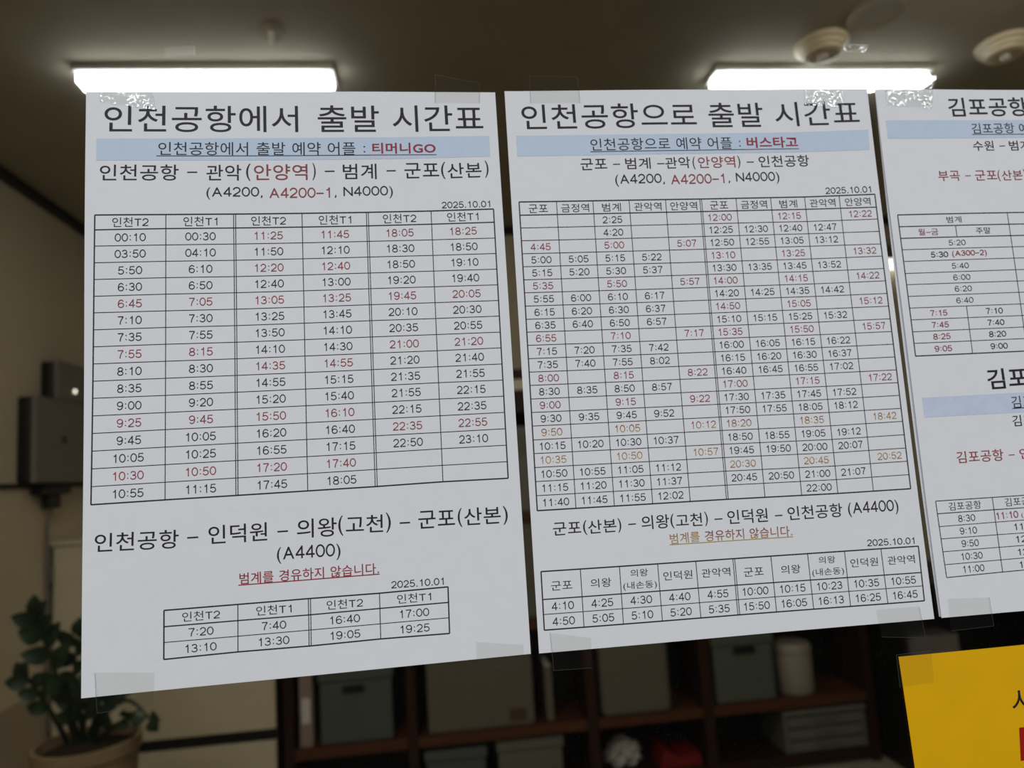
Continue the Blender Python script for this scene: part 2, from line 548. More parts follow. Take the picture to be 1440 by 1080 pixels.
SH = 0.3025
tote(-0.385, -0.065, SH, 0.60, M_bluegrey, 'blue-grey lidded storage box in the left compartment of the bookcase', slot=(-0.281, -0.188, 0.507, 0.540))
t = thing('ring_binder', 'pinkish white binder standing left of the blue-grey storage box', 'binder', (-0.435, 2.97, SH))
obj('cover', B(-0.462, -0.408, BF + .03, BF + .26, SH, 0.59, bev=0.004), M_pinkwhite, t)
obj('spine_label', B(-0.452, -0.418, BF + .027, BF + .031, 0.40, 0.50), M_white, t)
slab('small_carton', -0.285, -0.235, BF + .04, BF + .11, 0.6005, 0.655, M_pinkwhite, 'small pinkish carton lying on the blue-grey storage box', 'carton')
tag(obj('paper_cup', lathe(new(), (-0.125, BF + .09, 0.6005), [(0, 0), (0.026, 0), (0.034, 0.085), (0.031, 0.085), (0.024, 0.004), (0, 0.004)], 24), M_white, smooth=True),
    'white cup standing on the blue-grey storage box', 'cup')
t = tote(0.067, 0.545, SH, 0.665, M_taupe, 'large taupe carton with small brown label in second bookcase compartment', 'carton', lid=False)
obj('brown_label', B(0.426, 0.502, BF + .0235, BF + .028, 0.325, 0.375), M_brown, t, label='small brown label')
obj('flap_seam', B(0.075, 0.537, BF + .0242, BF + .028, 0.60, 0.604), M_brown, t)
t = thing('book', 'slim pale book standing right of the large taupe carton', 'book', (0.61, 2.97, SH))
obj('cover', B(0.594, 0.625, BF + .05, BF + .25, SH, 0.53, bev=0.003), M_taupe, t)
obj('page_block', B(0.598, 0.621, BF + .06, BF + .245, 0.5305, 0.534), M_white, t)
tote(0.34, 0.72, 0.746, 1.17, M_palegreen, 'grey carton on the middle shelf, seen between the left and middle sheets', 'carton', lid=False)
t = thing('ring_binder', 'dark grey binder on the top shelf behind the gap between sheets', 'binder', (0.56, 2.97, 1.2155))
obj('cover', B(0.525, 0.60, BF + .02, BF + .27, 1.2155, 1.60, bev=0.004), M_greybox, t)
obj('spine_label', B(0.537, 0.588, BF + .017, BF + .021, 1.47, 1.57), M_palegreen, t)
tote(0.05, 0.32, 0.061, 0.235, M_bluegrey, 'low blue-grey box on the bottom shelf below the taupe carton, left', slot=None)
tote(0.36, 0.655, 0.061, 0.245, M_palegreen, 'low pale grey box on the bottom shelf below the taupe carton, right')
bm = new()
box(bm, 0.832, 1.146, BF - .004, BF + .26, SH, 0.70, bev=0.035, seg=5)
tag(obj('plastic_bin', bm, M_taupe, smooth=True), 'round-cornered beige bin in the third bookcase compartment', 'bin')
# crumpled film and red folder on the bottom shelf
bm = new()
bmesh.ops.create_icosphere(bm, subdivisions=4, radius=1.0)
for v in bm.verts:
    n = v.co.normalized()
    k = 1 + 0.22 * math.sin(7 * n.x + 3 * n.y) * math.cos(6 * n.z + 4 * n.y) + 0.12 * math.sin(17 * n.x - 13 * n.z) + 0.05 * random.uniform(-1, 1)
    v.co = Vector((0.930 + n.x * 0.075 * k, 2.955 + n.y * 0.07 * k, max(0.0605, 0.115 + n.z * 0.055 * k)))
tag(obj('plastic_bag', bm, M_film), 'crumpled white plastic bag on the bottom shelf of the bookcase', 'bag')
bm = new()
p = [(1.075, BF + .02, 0.061), (1.262, BF + .02, 0.061), (1.262, BF + .02, 0.108), (1.170, BF + .02, 0.098), (1.10, BF + .02, 0.140)]
f0 = [bm.verts.new(q) for q in p]
f1 = [bm.verts.new((q[0], q[1] + .20, q[2])) for q in p]
bm.faces.new(f0)
bm.faces.new(f1[::-1])
for i in range(5):
    bm.faces.new((f0[i], f1[i], f1[(i + 1) % 5], f0[(i + 1) % 5]))
bmesh.ops.recalc_face_normals(bm, faces=list(bm.faces))
tag(obj('pouch', bm, M_red), 'bright red pouch lying right of the crumpled plastic bag', 'pouch')
tote(1.352, 1.650, SH, 0.595, M_greenbox, 'green-grey lidded storage box in the right compartment of the bookcase', slot=(1.456, 1.559, 0.512, 0.545))
t = thing('canister', 'round white canister beside the green-grey storage box', 'canister', (1.775, 2.95, SH))
obj('body', lathe(new(), (1.775, 2.95, SH), [(0, 0), (0.078, 0), (0.084, 0.012), (0.084, 0.165), (0.078, 0.178)], 40), M_beige, t, smooth=True)
obj('lid', lathe(new(), (1.775, 2.95, SH), [(0.080, 0.176), (0.086, 0.180), (0.086, 0.205), (0.074, 0.222), (0, 0.225)], 40), M_beige, t, smooth=True)
t = thing('spray_bottle', 'tall narrow white bottle standing behind the round canister', 'bottle', (1.705, 3.08, SH))
obj('body', lathe(new(), (1.705, 3.08, SH), [(0, 0), (0.034, 0), (0.036, 0.01), (0.036, 0.20), (0.014, 0.24), (0.014, 0.26)], 24), M_beige, t, smooth=True)
obj('cap', lathe(new(), (1.705, 3.08, SH), [(0.018, 0.262), (0.018, 0.33), (0, 0.335)], 20), M_beige, t, smooth=True)
# plastic drawer unit
t = thing('drawer_unit', 'pale plastic drawer unit on the bottom shelf of the right compartment', 'drawers', (1.86, 2.98, 0.0605))
bm = new()
for x in (1.662, 2.037):
    box(bm, x, x + .016, BF + .03, BF + .29, 0.0605, 0.222)
box(bm, 1.662, 2.053, BF + .285, BF + .295, 0.0605, 0.222)
obj('frame', bm, M_palegreen, t)
obj('top_tray', B(1.655, 2.054, BF + .012, BF + .30, 0.222, 0.245, bev=0.010, seg=3), M_palegreen, t)
for z in (0.064, 0.117, 0.170):
    d = obj('drawer', B(1.680, 2.034, BF + .022, BF + .27, z, z + 0.044, bev=0.004), M_palegreen, t)
    obj('pull_lip', B(1.80, 1.91, BF + .008, BF + .022, z + .028, z + .036, bev=0.003), M_palegreen, d)

# dark desk right of the bookcase with boxes under it
t = thing('desk', 'black desk right of the bookcase, behind the yellow sheet', 'desk', (2.55, 2.9, 0))
obj('desk_top', B(2.125, 3.03, 2.60, 3.17, 0.765, 0.80, bev=0.004), M_black, t)
obj('side_panel', B(2.13, 2.155, 2.64, 3.16, 0.0, 0.765), M_black, t)
obj('side_panel', B(2.99, 3.015, 2.64, 3.16, 0.0, 0.765), M_black, t)
obj('modesty_panel', B(2.155, 2.99, 3.10, 3.12, 0.10, 0.765), M_black, t)
tote(2.165, 2.48, 0.0005, 0.36, M_palegreen, 'grey lidded box on the floor under the black desk', y0=2.66, depth=0.34)
slab('carton', 2.17, 2.42, 2.68, 2.95, 0.361, 0.56, M_greybox, 'dark grey carton on top of the box under the desk', 'carton')

# ------------------------------------------------------------------ potted plant
PX, PY, PZ = -0.873, 1.92, 0.71
t = thing('potted_plant', 'dark green leafy plant in a tall tan planter by the left wall', 'plant', (PX, PY, 0))
obj('planter', lathe(new(), (PX, PY, 0), [(0, 0), (0.098, 0), (0.104, 0.01), (0.132, PZ - 0.04), (0.140, PZ - 0.035), (0.142, PZ), (0.130, PZ), (0.126, PZ - 0.03), (0, PZ - 0.03)], 48), M_pot, t, smooth=True)
obj('soil', lathe(new(), (PX, PY, 0), [(0.125, PZ - 0.029), (0.06, PZ - 0.012), (0, PZ - 0.008)], 32), M_soil, t, smooth=True)


def leaf(bm, base, tip, w, up):
    base, tip, up = Vector(base), Vector(tip), Vector(up)
    ax = tip - base
    L = ax.length
    ax.normalize()
    side = ax.cross(up).normalized()
    nrm = side.cross(ax).normalized()
    N = 9
    rows = []
    for i in range(N):
        s = i / (N - 1)
        hw = w * math.sin(math.pi * min(1, s ** 0.8)) ** 0.8 * 0.5 if 0 < i < N - 1 else 0.0006
        c = base + ax * (L * s) + nrm * (0.10 * L * math.sin(s * math.pi))
        rows.append([bm.verts.new(c - side * hw + nrm * hw * .25), bm.verts.new(c), bm.verts.new(c + side * hw + nrm * hw * .25)])
    for a, b in zip(rows, rows[1:]):
        for k in range(2):
            bm.faces.new((a[k], a[k + 1], b[k + 1], b[k]))
    th = []
    for r in rows:
        th.append([bm.verts.new(v.co - nrm * 0.0012) for v in r])
    for a, b in zip(th, th[1:]):
        for k in range(2):
            bm.faces.new((a[k + 1], a[k], b[k], b[k + 1]))
    for side_i in (0, 2):
        for i in range(N - 1):
            bm.faces.new((rows[i][side_i], rows[i + 1][side_i], th[i + 1][side_i], th[i][side_i]))


def frond(pxs, leaves, dy, wl=0.030, ll=0.085):
    """pxs: stem outline from soil up; leaves along the upper part"""
    n = len(pxs)
    pts = []
    for i, (x, y) in enumerate(pxs):
        pts.append(at(x, y, PY + dy * i / (n - 1)))
    pts = smooth_path(pts, 5)
    m = len(pts)
    st = obj('stem', tube(new(), pts, [0.0085 * (1 - 0.65 * i / (m - 1)) for i in range(m)]), M_stem, t, smooth=True)
    bm = new()
    i0 = int(m * 0.38)
    for k in range(leaves):
        s = i0 + (m - 1 - i0) * k / max(1, leaves - 1)
        i = min(int(s), m - 2)
        p = pts[i].lerp(pts[i + 1], s - i)
        tan = (pts[i + 1] - pts[i]).normalized()
        sd = tan.cross(Vector((0, 1, 0))).normalized()
        if k % 2:
            sd = -sd
        d = (sd * 0.75 + tan * 0.65 + Vector((0, random.uniform(-.55, .1), random.uniform(-.15, .15)))).normalized()
        q = ll * random.uniform(0.8, 1.1)
        leaf(bm, p, p + d * q, wl * random.uniform(0.9, 1.25), (random.uniform(-.3, .3), -1, 0.25))
    leaf(bm, pts[-1], pts[-1] + (pts[-1] - pts[-3]).normalized() * ll * .8, wl, (0, -1, 0.2))
    obj('leaves', bm, M_leaf, st, smooth=True)


frond([(106, 1045), (90, 985), (73, 930), (60, 893), (54, 866)], 8, -0.03, wl=0.046, ll=0.080)
frond([(95, 1044), (74, 1005), (54, 975), (36, 950)], 6, -0.05, wl=0.040, ll=0.060)
frond([(128, 1045), (150, 1000), (180, 985), (203, 1002), (211, 1012)], 3, -0.04, wl=0.040, ll=0.055)
frond([(118, 1045), (112, 1000), (105, 945), (110, 895)], 8, 0.02, wl=0.040, ll=0.070)
frond([(110, 1046), (104, 1015), (98, 985), (94, 968)], 5, -0.06, wl=0.036, ll=0.060)
frond([(124, 1045), (140, 985), (150, 930), (152, 880)], 8, 0.04, wl=0.04)
frond([(120, 1046), (135, 1012), (150, 985), (165, 968)], 6, -0.02, wl=0.038, ll=0.065)
frond([(130, 1045), (150, 1030), (165, 1018), (178, 1010)], 3, -0.06, ll=0.05)
frond([(114, 1046), (118, 1018), (122, 995), (126, 975)], 6, -0.07, wl=0.036, ll=0.060)

# ------------------------------------------------------------------ printed sheets on the glass


def ysheet(x, z, base):
    return base - 0.00022 * (math.sin(x * 41 + z * 17) + math.sin(z * 33 - x * 23 + 1.0))


class Ink:
    def __init__(self, base):
        self.v, self.f, self.m, self.c = [], [], [], []
        self.base = base

    def add(self, pts, faces, mi, cols=None, lift=0.00016):
        o = len(self.v)
        for k, (x, z) in enumerate(pts):
            self.v.append((x, ysheet(x, z, self.base) - lift, z))
            self.c.append(cols[k] if cols else (0.3, 0.055, 0.058))
        for f in faces:
            self.f.append([i + o for i in f])
            self.m.append(mi)

    def build(self, name, parent, mats=None, label=None):
        me = bpy.data.meshes.new(name)
        me.from_pydata(self.v, [], self.f)
        for k in (mats or INKS):
            me.materials.append(k)
        me.polygons.foreach_set('material_index', self.m)
        if any(i == FADE for i in self.m):
            a = me.attributes.new('ink', 'FLOAT_COLOR', 'POINT')
            for i, c in enumerate(self.c):
                a.data[i].color = (*c, 1)
        me.update()
        o = bpy.data.objects.new(name, me)
        COL.objects.link(o)
        o.parent = parent
        if label:
            o['label'] = label
        return o


_gl = {}


def glyph(ch, off=0.0):
    key = (ch, off)
    if key in _gl:
        return _gl[key]
    if ch in STROKES:
        _gl[key] = stroke_glyph(ch, off)
        return _gl[key]
    c = bpy.data.curves.new('glyph', 'FONT')
    c.body = ch
    c.resolution_u = 5
    c.offset = off
    o = bpy.data.objects.new('glyph', c)
    COL.objects.link(o)
    me = bpy.data.meshes.new_from_object(o.evaluated_get(bpy.context.evaluated_depsgraph_get()))
    vs = [(v.co.x, v.co.y) for v in me.vertices]
    fs = [list(p.vertices) for p in me.polygons]
    bpy.data.objects.remove(o)
    bpy.data.curves.remove(c)
    bpy.data.meshes.remove(me)
    x0 = min(v[0] for v in vs) if vs else 0
    x1 = max(v[0] for v in vs) if vs else 0
    _gl[key] = (vs, fs, x0, x1)
    return _gl[key]


def _arc(cx, cy, rx, ry, a0, a1, n=16):
    return [(cx + rx * math.cos(math.radians(a0 + (a1 - a0) * i / n)), cy + ry * math.sin(math.radians(a0 + (a1 - a0) * i / n))) for i in range(n + 1)]


STROKES = {
    '0': [('o', _arc(.30, .355, .232, .318, 0, 360, 28)[:-1])],
    '1': [('l', [(.165, .535), (.235, .545), (.300, .580), (.335, .640), (.345, .705)]), ('l', [(.352, .710), (.352, 0)])],
    '2': [('l', _arc(.295, .478, .212, .195, 172, -32) + [(.36, .27), (.20, .16), (.115, .085), (.085, .037)]), ('l', [(.045, .037), (.535, .037)])],
    '3': [('l', _arc(.285, .515, .190, .158, 165, -80) + [(.25, .362)]), ('l', [(.23, .375)] + _arc(.285, .205, .222, .168, 88, -165))],
    '4': [('l', [(.405, 0), (.405, .71)]), ('l', [(.405, .665), (.065, .215)]), ('l', [(.035, .200), (.56, .200)])],
    '5': [('l', [(.505, .672), (.150, .672), (.105, .335)]), ('l', _arc(.285, .232, .228, .195, 148, -160))],
    '6': [('o', _arc(.308, .222, .220, .186, 0, 360, 24)[:-1]), ('l', [(.505, .555)] + _arc(.315, .36, .228, .315, 50, 180) + [(.088, .215)])],
    '7': [('l', [(.065, .672), (.535, .672)]), ('l', [(.525, .655), (.395, .46), (.305, .27), (.255, 0)])],
    '8': [('o', _arc(.30, .522, .188, .152, 0, 360, 24)[:-1]), ('o', _arc(.30, .198, .225, .162, 0, 360, 24)[:-1])],
    '9': [('o', _arc(.292, .488, .220, .186, 0, 360, 24)[:-1]), ('l', [(.095, .155)] + _arc(.285, .35, .228, .315, 230, 360) + [(.512, .495)])],
    ',': [('l', [(.15, .075), (.15, .0), (.11, -.11)])],
    ':': [('l', [(.17, .105), (.17, .190)]), ('l', [(.17, .455), (.17, .540)])],
    '-': [('l', [(.03, .30), (.52, .30)])],
}


def stroke_glyph(ch, off):
    w = 0.086 + 2.0 * off + (0.012 if ch == ':' else 0)
    V, F = [], []
    for kind, P in STROKES[ch]:
        n = len(P)
        o = len(V)
        for i in range(n):
            a = P[i - 1] if (i or kind == 'o') else P[i]
            b = P[(i + 1) % n] if (i < n - 1 or kind == 'o') else P[i]
            dx, dy = b[0] - a[0], b[1] - a[1]
            L = math.hypot(dx, dy)
            V += [(P[i][0] - dy / L * w / 2, P[i][1] + dx / L * w / 2), (P[i][0] + dy / L * w / 2, P[i][1] - dx / L * w / 2)]
        for i in range(n if kind == 'o' else n - 1):
            j = (i + 1) % n
            F.append([o + 2 * i, o + 2 * i + 1, o + 2 * j + 1, o + 2 * j])
    xs = [v[0] for v in V]
    return V, F, min(xs), max(xs)


def advance(ch):
    if ch == ' ':
        return 0.33
    if '\uac00' <= ch <= '\ud7a3':
        return 0.93
    if ch.isdigit():
        return 0.60
    if ch in ':':
        return 0.34
    if ch in '.,':
        return 0.30
    if ch in '()':
        return 0.36
    if ch == '-':
        return 0.55
    return None


def layout(s, off=0.0):
    """list of (glyph verts, faces, x offset) and ink extents, font units"""
    x, out = 0.0, []
    for ch in s:
        a = advance(ch)
        if ch == ' ':
            x += a
            continue
        vs, fs, g0, g1 = glyph(ch, off)
        hang = '\uac00' <= ch <= '\ud7a3'
        if a is None:
            a = (g1 - g0) + 0.10
        dx = x if hang or ch in STROKES else x + (a - (g1 - g0)) / 2 - g0
        out.append((vs, fs, dx))
        x += a
    xs = [v[0] + d for vs, fs, d in out for v in vs]
    ys = [v[1] for vs, fs, d in out for v in vs]
    return out, min(xs), max(xs), min(ys), max(ys)


YEL, RDD = (0.50, 0.36, 0.11), (0.30, 0.055, 0.058)


def place(ink, s, o, ux, uz, x0, y0, sx, sy, mi, off=0.0, fade=None, lay=None):
    """o: plane origin (x,z) for font point (x0,y0); ux,uz unit directions in the plane"""
    out = lay[0]
    ylo, yhi = lay[3], lay[4]
    for vs, fs, dx in out:
        pts, cols = [], []
        for vx, vy in vs:
            a, b = (vx + dx - x0) * sx, (vy - y0) * sy
            pts.append((o[0] + ux[0] * a + uz[0] * b, o[1] + ux[1] * a + uz[1] * b))
            if fade:
                k = (vy - ylo) / max(1e-6, yhi - ylo)
                w = min(1, max(0, fade[1] + (fade[0] - fade[1]) * k))     # share of yellow at top / bottom
                cols.append(tuple(RDD[i] * (1 - w) + YEL[i] * w for i in range(3)))
        ink.add(pts, fs, mi, cols if fade else None)


def pl(x, y):
    p = at(x, y)
    return (p.x, p.z)


def text(ink, s, x0, y0, x1, y1, h, mi=BLACK, off=0.002, fade=None):
    """ink spans pixels (x0,y0)-(x1,y1) along its lowest line and is h pixels tall"""
    lay = layout(s, off)
    P0, P1, PU = pl(x0, y0), pl(x1, y1), pl((x0 + x1) / 2, (y0 + y1) / 2 - h)
    PM = pl((x0 + x1) / 2, (y0 + y1) / 2)
    L = math.hypot(P1[0] - P0[0], P1[1] - P0[1])
    ux = ((P1[0] - P0[0]) / L, (P1[1] - P0[1]) / L)
    uz = (-ux[1], ux[0])
    H = (PU[0] - PM[0]) * uz[0] + (PU[1] - PM[1]) * uz[1]
    if s == '-':
        line(ink, [(x0, y0), (x1, y1)], 0.000125 * h, mi)
        return
    place(ink, s, P0, ux, uz, lay[1], lay[3], L / (lay[2] - lay[1]), H / (lay[4] - lay[3]), mi, off, fade, lay)


def line(ink, pts, w, mi=BLACK, shift=0.0):
    """polyline through pixel points, width w metres"""
    P = [pl(*p) for p in pts]
    Q = []
    for a, b in zip(P, P[1:]):
        n = max(1, int(math.hypot(b[0] - a[0], b[1] - a[1]) / 0.007))
        for i in range(n):
            Q.append((a[0] + (b[0] - a[0]) * i / n, a[1] + (b[1] - a[1]) * i / n))
    Q.append(P[-1])
    d0 = (Q[1][0] - Q[0][0], Q[1][1] - Q[0][1])
    V = []
    for i, q in enumerate(Q):
        a, b = Q[max(0, i - 1)], Q[min(len(Q) - 1, i + 1)]
        d = (b[0] - a[0], b[1] - a[1])
        L = math.hypot(*d)
        nx, nz = -d[1] / L, d[0] / L
        V += [(q[0] + nx * (shift + w / 2), q[1] + nz * (shift + w / 2)), (q[0] + nx * (shift - w / 2), q[1] + nz * (shift - w / 2))]
    ink.add(V, [[2 * i, 2 * i + 1, 2 * i + 3, 2 * i + 2] for i in range(len(Q) - 1)], mi)


def band(parent, base, top, bot, m, name='colour_band'):
    """strip between two pixel polylines of equal length"""
    k = Ink(base)
    n = 40

    def samp(pp, s):
        f = s * (len(pp) - 1)
        i = min(int(f), len(pp) - 2)
        return (pp[i][0] + (pp[i + 1][0] - pp[i][0]) * (f - i), pp[i][1] + (pp[i + 1][1] - pp[i][1]) * (f - i))
    V, F = [], []
    R = 3
    for i in range(n + 1):
        a, b = pl(*samp(top, i / n)), pl(*samp(bot, i / n))
        for j in range(R + 1):
            V.append((a[0] + (b[0] - a[0]) * j / R, a[1] + (b[1] - a[1]) * j / R))
    for i in range(n):
        for j in range(R):
            q = i * (R + 1) + j
            F.append([q, q + 1, q + R + 2, q + R + 1])
    k.add(V, F, 0, lift=0.00008)
    return k.build(name, parent, [m])


def sheet(name, quad, base, m, label, cat, thick=0.00012, bowl=0.0):
    """quad: plane corners TL,TR,BR,BL (x,z)"""
    NX, NZ = 44, 60
    bm = new()
    rows = [[], []]
    for s in (0, 1):
        for j in range(NZ + 1):
            r = []
            for i in range(NX + 1):
                u, v = i / NX, j / NZ
                x = (quad[0][0] * (1 - u) + quad[1][0] * u) * (1 - v) + (quad[3][0] * (1 - u) + quad[2][0] * u) * v
                z = (quad[0][1] * (1 - u) + quad[1][1] * u) * (1 - v) + (quad[3][1] * (1 - u) + quad[2][1] * u) * v
                x -= bowl * math.sin(v * math.pi)
                r.append(bm.verts.new((x, ysheet(x, z, base) + s * thick, z)))
            rows[s].append(r)
    for s in (0, 1):
        R = rows[s]
        for j in range(NZ):
            for i in range(NX):
                f = (R[j][i], R[j + 1][i], R[j + 1][i + 1], R[j][i + 1])
                bm.faces.new(f if s == 0 else f[::-1])
    A, Bk = rows
    for i in range(NX):
        bm.faces.new((A[0][i], A[0][i + 1], Bk[0][i + 1], Bk[0][i]))
        bm.faces.new((A[NZ][i], Bk[NZ][i], Bk[NZ][i + 1], A[NZ][i + 1]))
    for j in range(NZ):
        bm.faces.new((A[j][0], Bk[j][0], Bk[j + 1][0], A[j + 1][0]))
        bm.faces.new((A[j][NX], A[j + 1][NX], Bk[j + 1][NX], Bk[j][NX]))
    bmesh.ops.recalc_face_normals(bm, faces=list(bm.faces))
    o = obj(name, bm, m, smooth=True)
    return tag(o, label, cat)


class Table:
    def __init__(self, xt, xb, ykeys, dbl=()):
        """xt/xb: pixel x of the columns at top and bottom; ykeys {column: [pixel y of every row line]}"""
        self.xt, self.xb, self.dbl = xt, xb, dbl
        self.nc, self.nr = len(xt) - 1, len(next(iter(ykeys.values()))) - 1
        ks = sorted(ykeys)
        self.N = []
        for i in range(self.nr + 1):
            row = []
            for c in range(self.nc + 1):
                lo = max([k for k in ks if k <= c])
                hi = min([k for k in ks if k >= c])
                if lo == hi:
                    y = ykeys[lo][i]
                else:
                    y = ykeys[lo][i] + (ykeys[hi][i] - ykeys[lo][i]) * (xt[c] - xt[lo]) / (xt[hi] - xt[lo])
                row.append(y)
            self.N.append(row)
        N = self.N
        self.P = [[(xt[c] + (xb[c] - xt[c]) * (N[i][c] - N[0][c]) / (N[-1][c] - N[0][c]), N[i][c]) for c in range(self.nc + 1)] for i in range(self.nr + 1)]

    def lines(self, ink, heavy_rows=(0, 1), outer=0.00060, head=0.00052, inner=0.00032, skipv={}, skiph=(), right=True):
        P = self.P
        for i in range(self.nr + 1):
            w = outer if i in (0, self.nr) else head if i in heavy_rows else inner
            line(ink, P[i], w)
        for c in range(self.nc + 1):
            r0 = skipv.get(c, [(0, self.nr)])
            for a, b in r0:
                pts = [P[i][c] for i in range(a, b + 1)]
                if c in self.dbl:
                    line(ink, pts, 0.00034, shift=0.0005)
                    line(ink, pts, 0.00034, shift=-0.0005)
                else:
                    line(ink, pts, outer if c == 0 or (c == self.nc and right) else 0.00036)

    def cell(self, r, c, c2=None):
        P = self.P
        c2 = c + 1 if c2 is None else c2
        a, b, d, e = P[r][c], P[r][c2], P[r + 1][c2], P[r + 1][c]
        lm = ((a[0] + e[0]) / 2, (a[1] + e[1]) / 2)
        rm = ((b[0] + d[0]) / 2, (b[1] + d[1]) / 2)
        L, Rr = pl(*lm), pl(*rm)
        cx, cz = (L[0] + Rr[0]) / 2, (L[1] + Rr[1]) / 2
        w = math.hypot(Rr[0] - L[0], Rr[1] - L[1])
        ux = ((Rr[0] - L[0]) / w, (Rr[1] - L[1]) / w)
        T, Bt = pl((a[0] + b[0]) / 2, (a[1] + b[1]) / 2), pl((e[0] + d[0]) / 2, (e[1] + d[1]) / 2)
        return (cx, cz), ux, w, T[1] - Bt[1]

    def put(self, ink, r, c, s, mi=BLACK, adv=None, dh=None, width=None, height=None, c2=None, off=-0.004, fade=None, dx=0.0, dz=0.0):
        (cx, cz), ux, w, h = self.cell(r, c, c2)
        uz = (-ux[1], ux[0])
        lay = layout(s, off)
        if adv:                                  # digits with a fixed pitch
            sx = adv / 0.60
            sy = dh / 0.71
        else:
            sx = width / (lay[2] - lay[1])
            sy = height / (lay[4] - lay[3])
        mx, my = (lay[1] + lay[2]) / 2, (lay[3] + lay[4]) / 2
        cx += ux[0] * dx + uz[0] * dz
        cz += ux[1] * dx + uz[1] * dz
        place(ink, s, (cx, cz), ux, uz, mx, my, sx, sy, mi, off, fade, lay)


def avg(t, r0, r1):
    c0, ux, w, h = t.cell(r0, 0)
    return w, h


# ======================= sheet 1 (left)
Q1 = [pl(122.2, 130.4), pl(696.2, 130.4), pl(746.2, 918.9), pl(115.3, 981.4)]
b1 = -0.0008
s1 = sheet('timetable_sheet', Q1, b1, M_paper, 'white printed bus timetable sheet, leftmost, with widest three-pair time table', 'paper sheet')
s1['group'] = 'printed timetables taped to the window'
band(s1, b1, [(137.1, 196.2), (420, 195.1), (560, 194), (687.8, 191.6)], [(137.1, 227.1), (420, 226), (560, 224.5), (689.3, 220.7)], M_band)
k = Ink(b1)
text(k, '인천공항에서', 147.8, 186.9, 420, 186.7, 37.0)
text(k, '출발', 447.8, 186.7, 533.8, 186.5, 36.8)
text(k, '시간표', 552.9, 186.6, 680, 185.2, 36.6)
k.build('printed_heading', s1)
k = Ink(b1)
text(k, '인천공항에서 출발 예약 어플 :', 223.8, 219.6, 514, 219.0, 18.4, off=0.0)
text(k, '티머니GO', 524, 217.4, 612.9, 216.7, 15.2, BOLDRED, off=0.022)
line(k, [(221, 220.6), (418, 219.9), (518, 219.2)], 0.00040)
line(k, [(518, 219.2), (614, 218.5)], 0.00045, BOLDRED)
k.build('printed_subheading', s1)
k = Ink(b1)
text(k, '인천공항', 141.8, 255.3, 252.2, 254.8, 22.3)
text(k, '-', 264.2, 243.4, 278.2, 243.2, 5)
text(k, '관악', 291.1, 254.9, 340, 254.6, 22)
text(k, '(', 346.7, 255.0, 352.9, 255, 24)
text(k, '안양역', 357.8, 254.3, 433, 253.6, 22, RED)
text(k, ')', 439.8, 254, 444.4, 254, 24)
text(k, '-', 457.1, 241.8, 470.7, 241.6, 5)
text(k, '범계', 482.7, 252.9, 530, 252.6, 21.5)
text(k, '-', 543.8, 241.2, 556.7, 241, 5)
text(k, '군포', 569.3, 251.8, 617.8, 250.8, 21.2)
text(k, '(', 620.7, 252.5, 626.7, 252.5, 24)
text(k, '산본', 630, 251.5, 677.8, 249.8, 21)
text(k, ')', 682.2, 250.5, 687.3, 250.5, 24)
text(k, '(A4200,', 291.1, 281.5, 369.6, 281, 17.5, off=0)
text(k, 'A4200-1', 379.3, 279, 464.4, 278.4, 14.2, RED, off=0)
text(k, ', N4000)', 471, 280.8, 552.9, 279.5, 17.4, off=0)
k.build('printed_route', s1)
k = Ink(b1)
text(k, '2025.10.01', 621.6, 293.9, 689.3, 292.0, 9.1, off=0)
k.build('printed_date', s1)
k = Ink(b1)
text(k, '2025.10.01', 550.7, 827.2, 624, 821.9, 10.1, off=0)
k.build('printed_date', s1)
T1 = Table([135.1, 234.4, 330.4, 424.9, 516.7, 606.2, 693.8], [128.9, 233.3, 334.4, 433.4, 529.3, 622.9, 714.4],
           {0: [303.6, 324.4, 347.1, 370.4, 393.8, 417.3, 440.4, 464.2, 488, 512, 536.2, 560.2, 584.9, 609.6, 634.4, 659.3, 684.2, 709.6],
            1: [302.7, 322.4, 345.3, 368.2, 391.1, 414.2, 437.6, 460.9, 484.4, 508.3, 532.2, 556.2, 580.2, 604.2, 628.7, 653.3, 678, 702.7],
            2: [301.6, 321.1, 343.6, 366.4, 389.3, 412, 435.1, 458.2, 481.6, 504.8, 528.2, 551.8, 575.6, 599.6, 623.3, 647.6, 672, 696.4],
            4: [299.3, 318.2, 340, 362, 384.4, 406.4, 428.9, 451.3, 474.2, 497.1, 520, 542.9, 566, 589.6, 612.9, 636.7, 660, 684],
            5: [297.6, 316.1, 338.1, 360.0, 382, 404, 426.3, 448.5, 471, 493.6, 516, 538.4, 561.3, 584.7, 608, 631, 654.3, 677.3],
            6: [294.7, 313.3, 335.6, 357.3, 379.3, 401.3, 423.3, 445.1, 467.6, 489.6, 512.2, 534.7, 557.3, 580, 602.9, 626, 649.1, 672.4]}, dbl=(2, 4))
g = Ink(b1)
T1.lines(g)
tg = g.build('timetable_grid', s1)
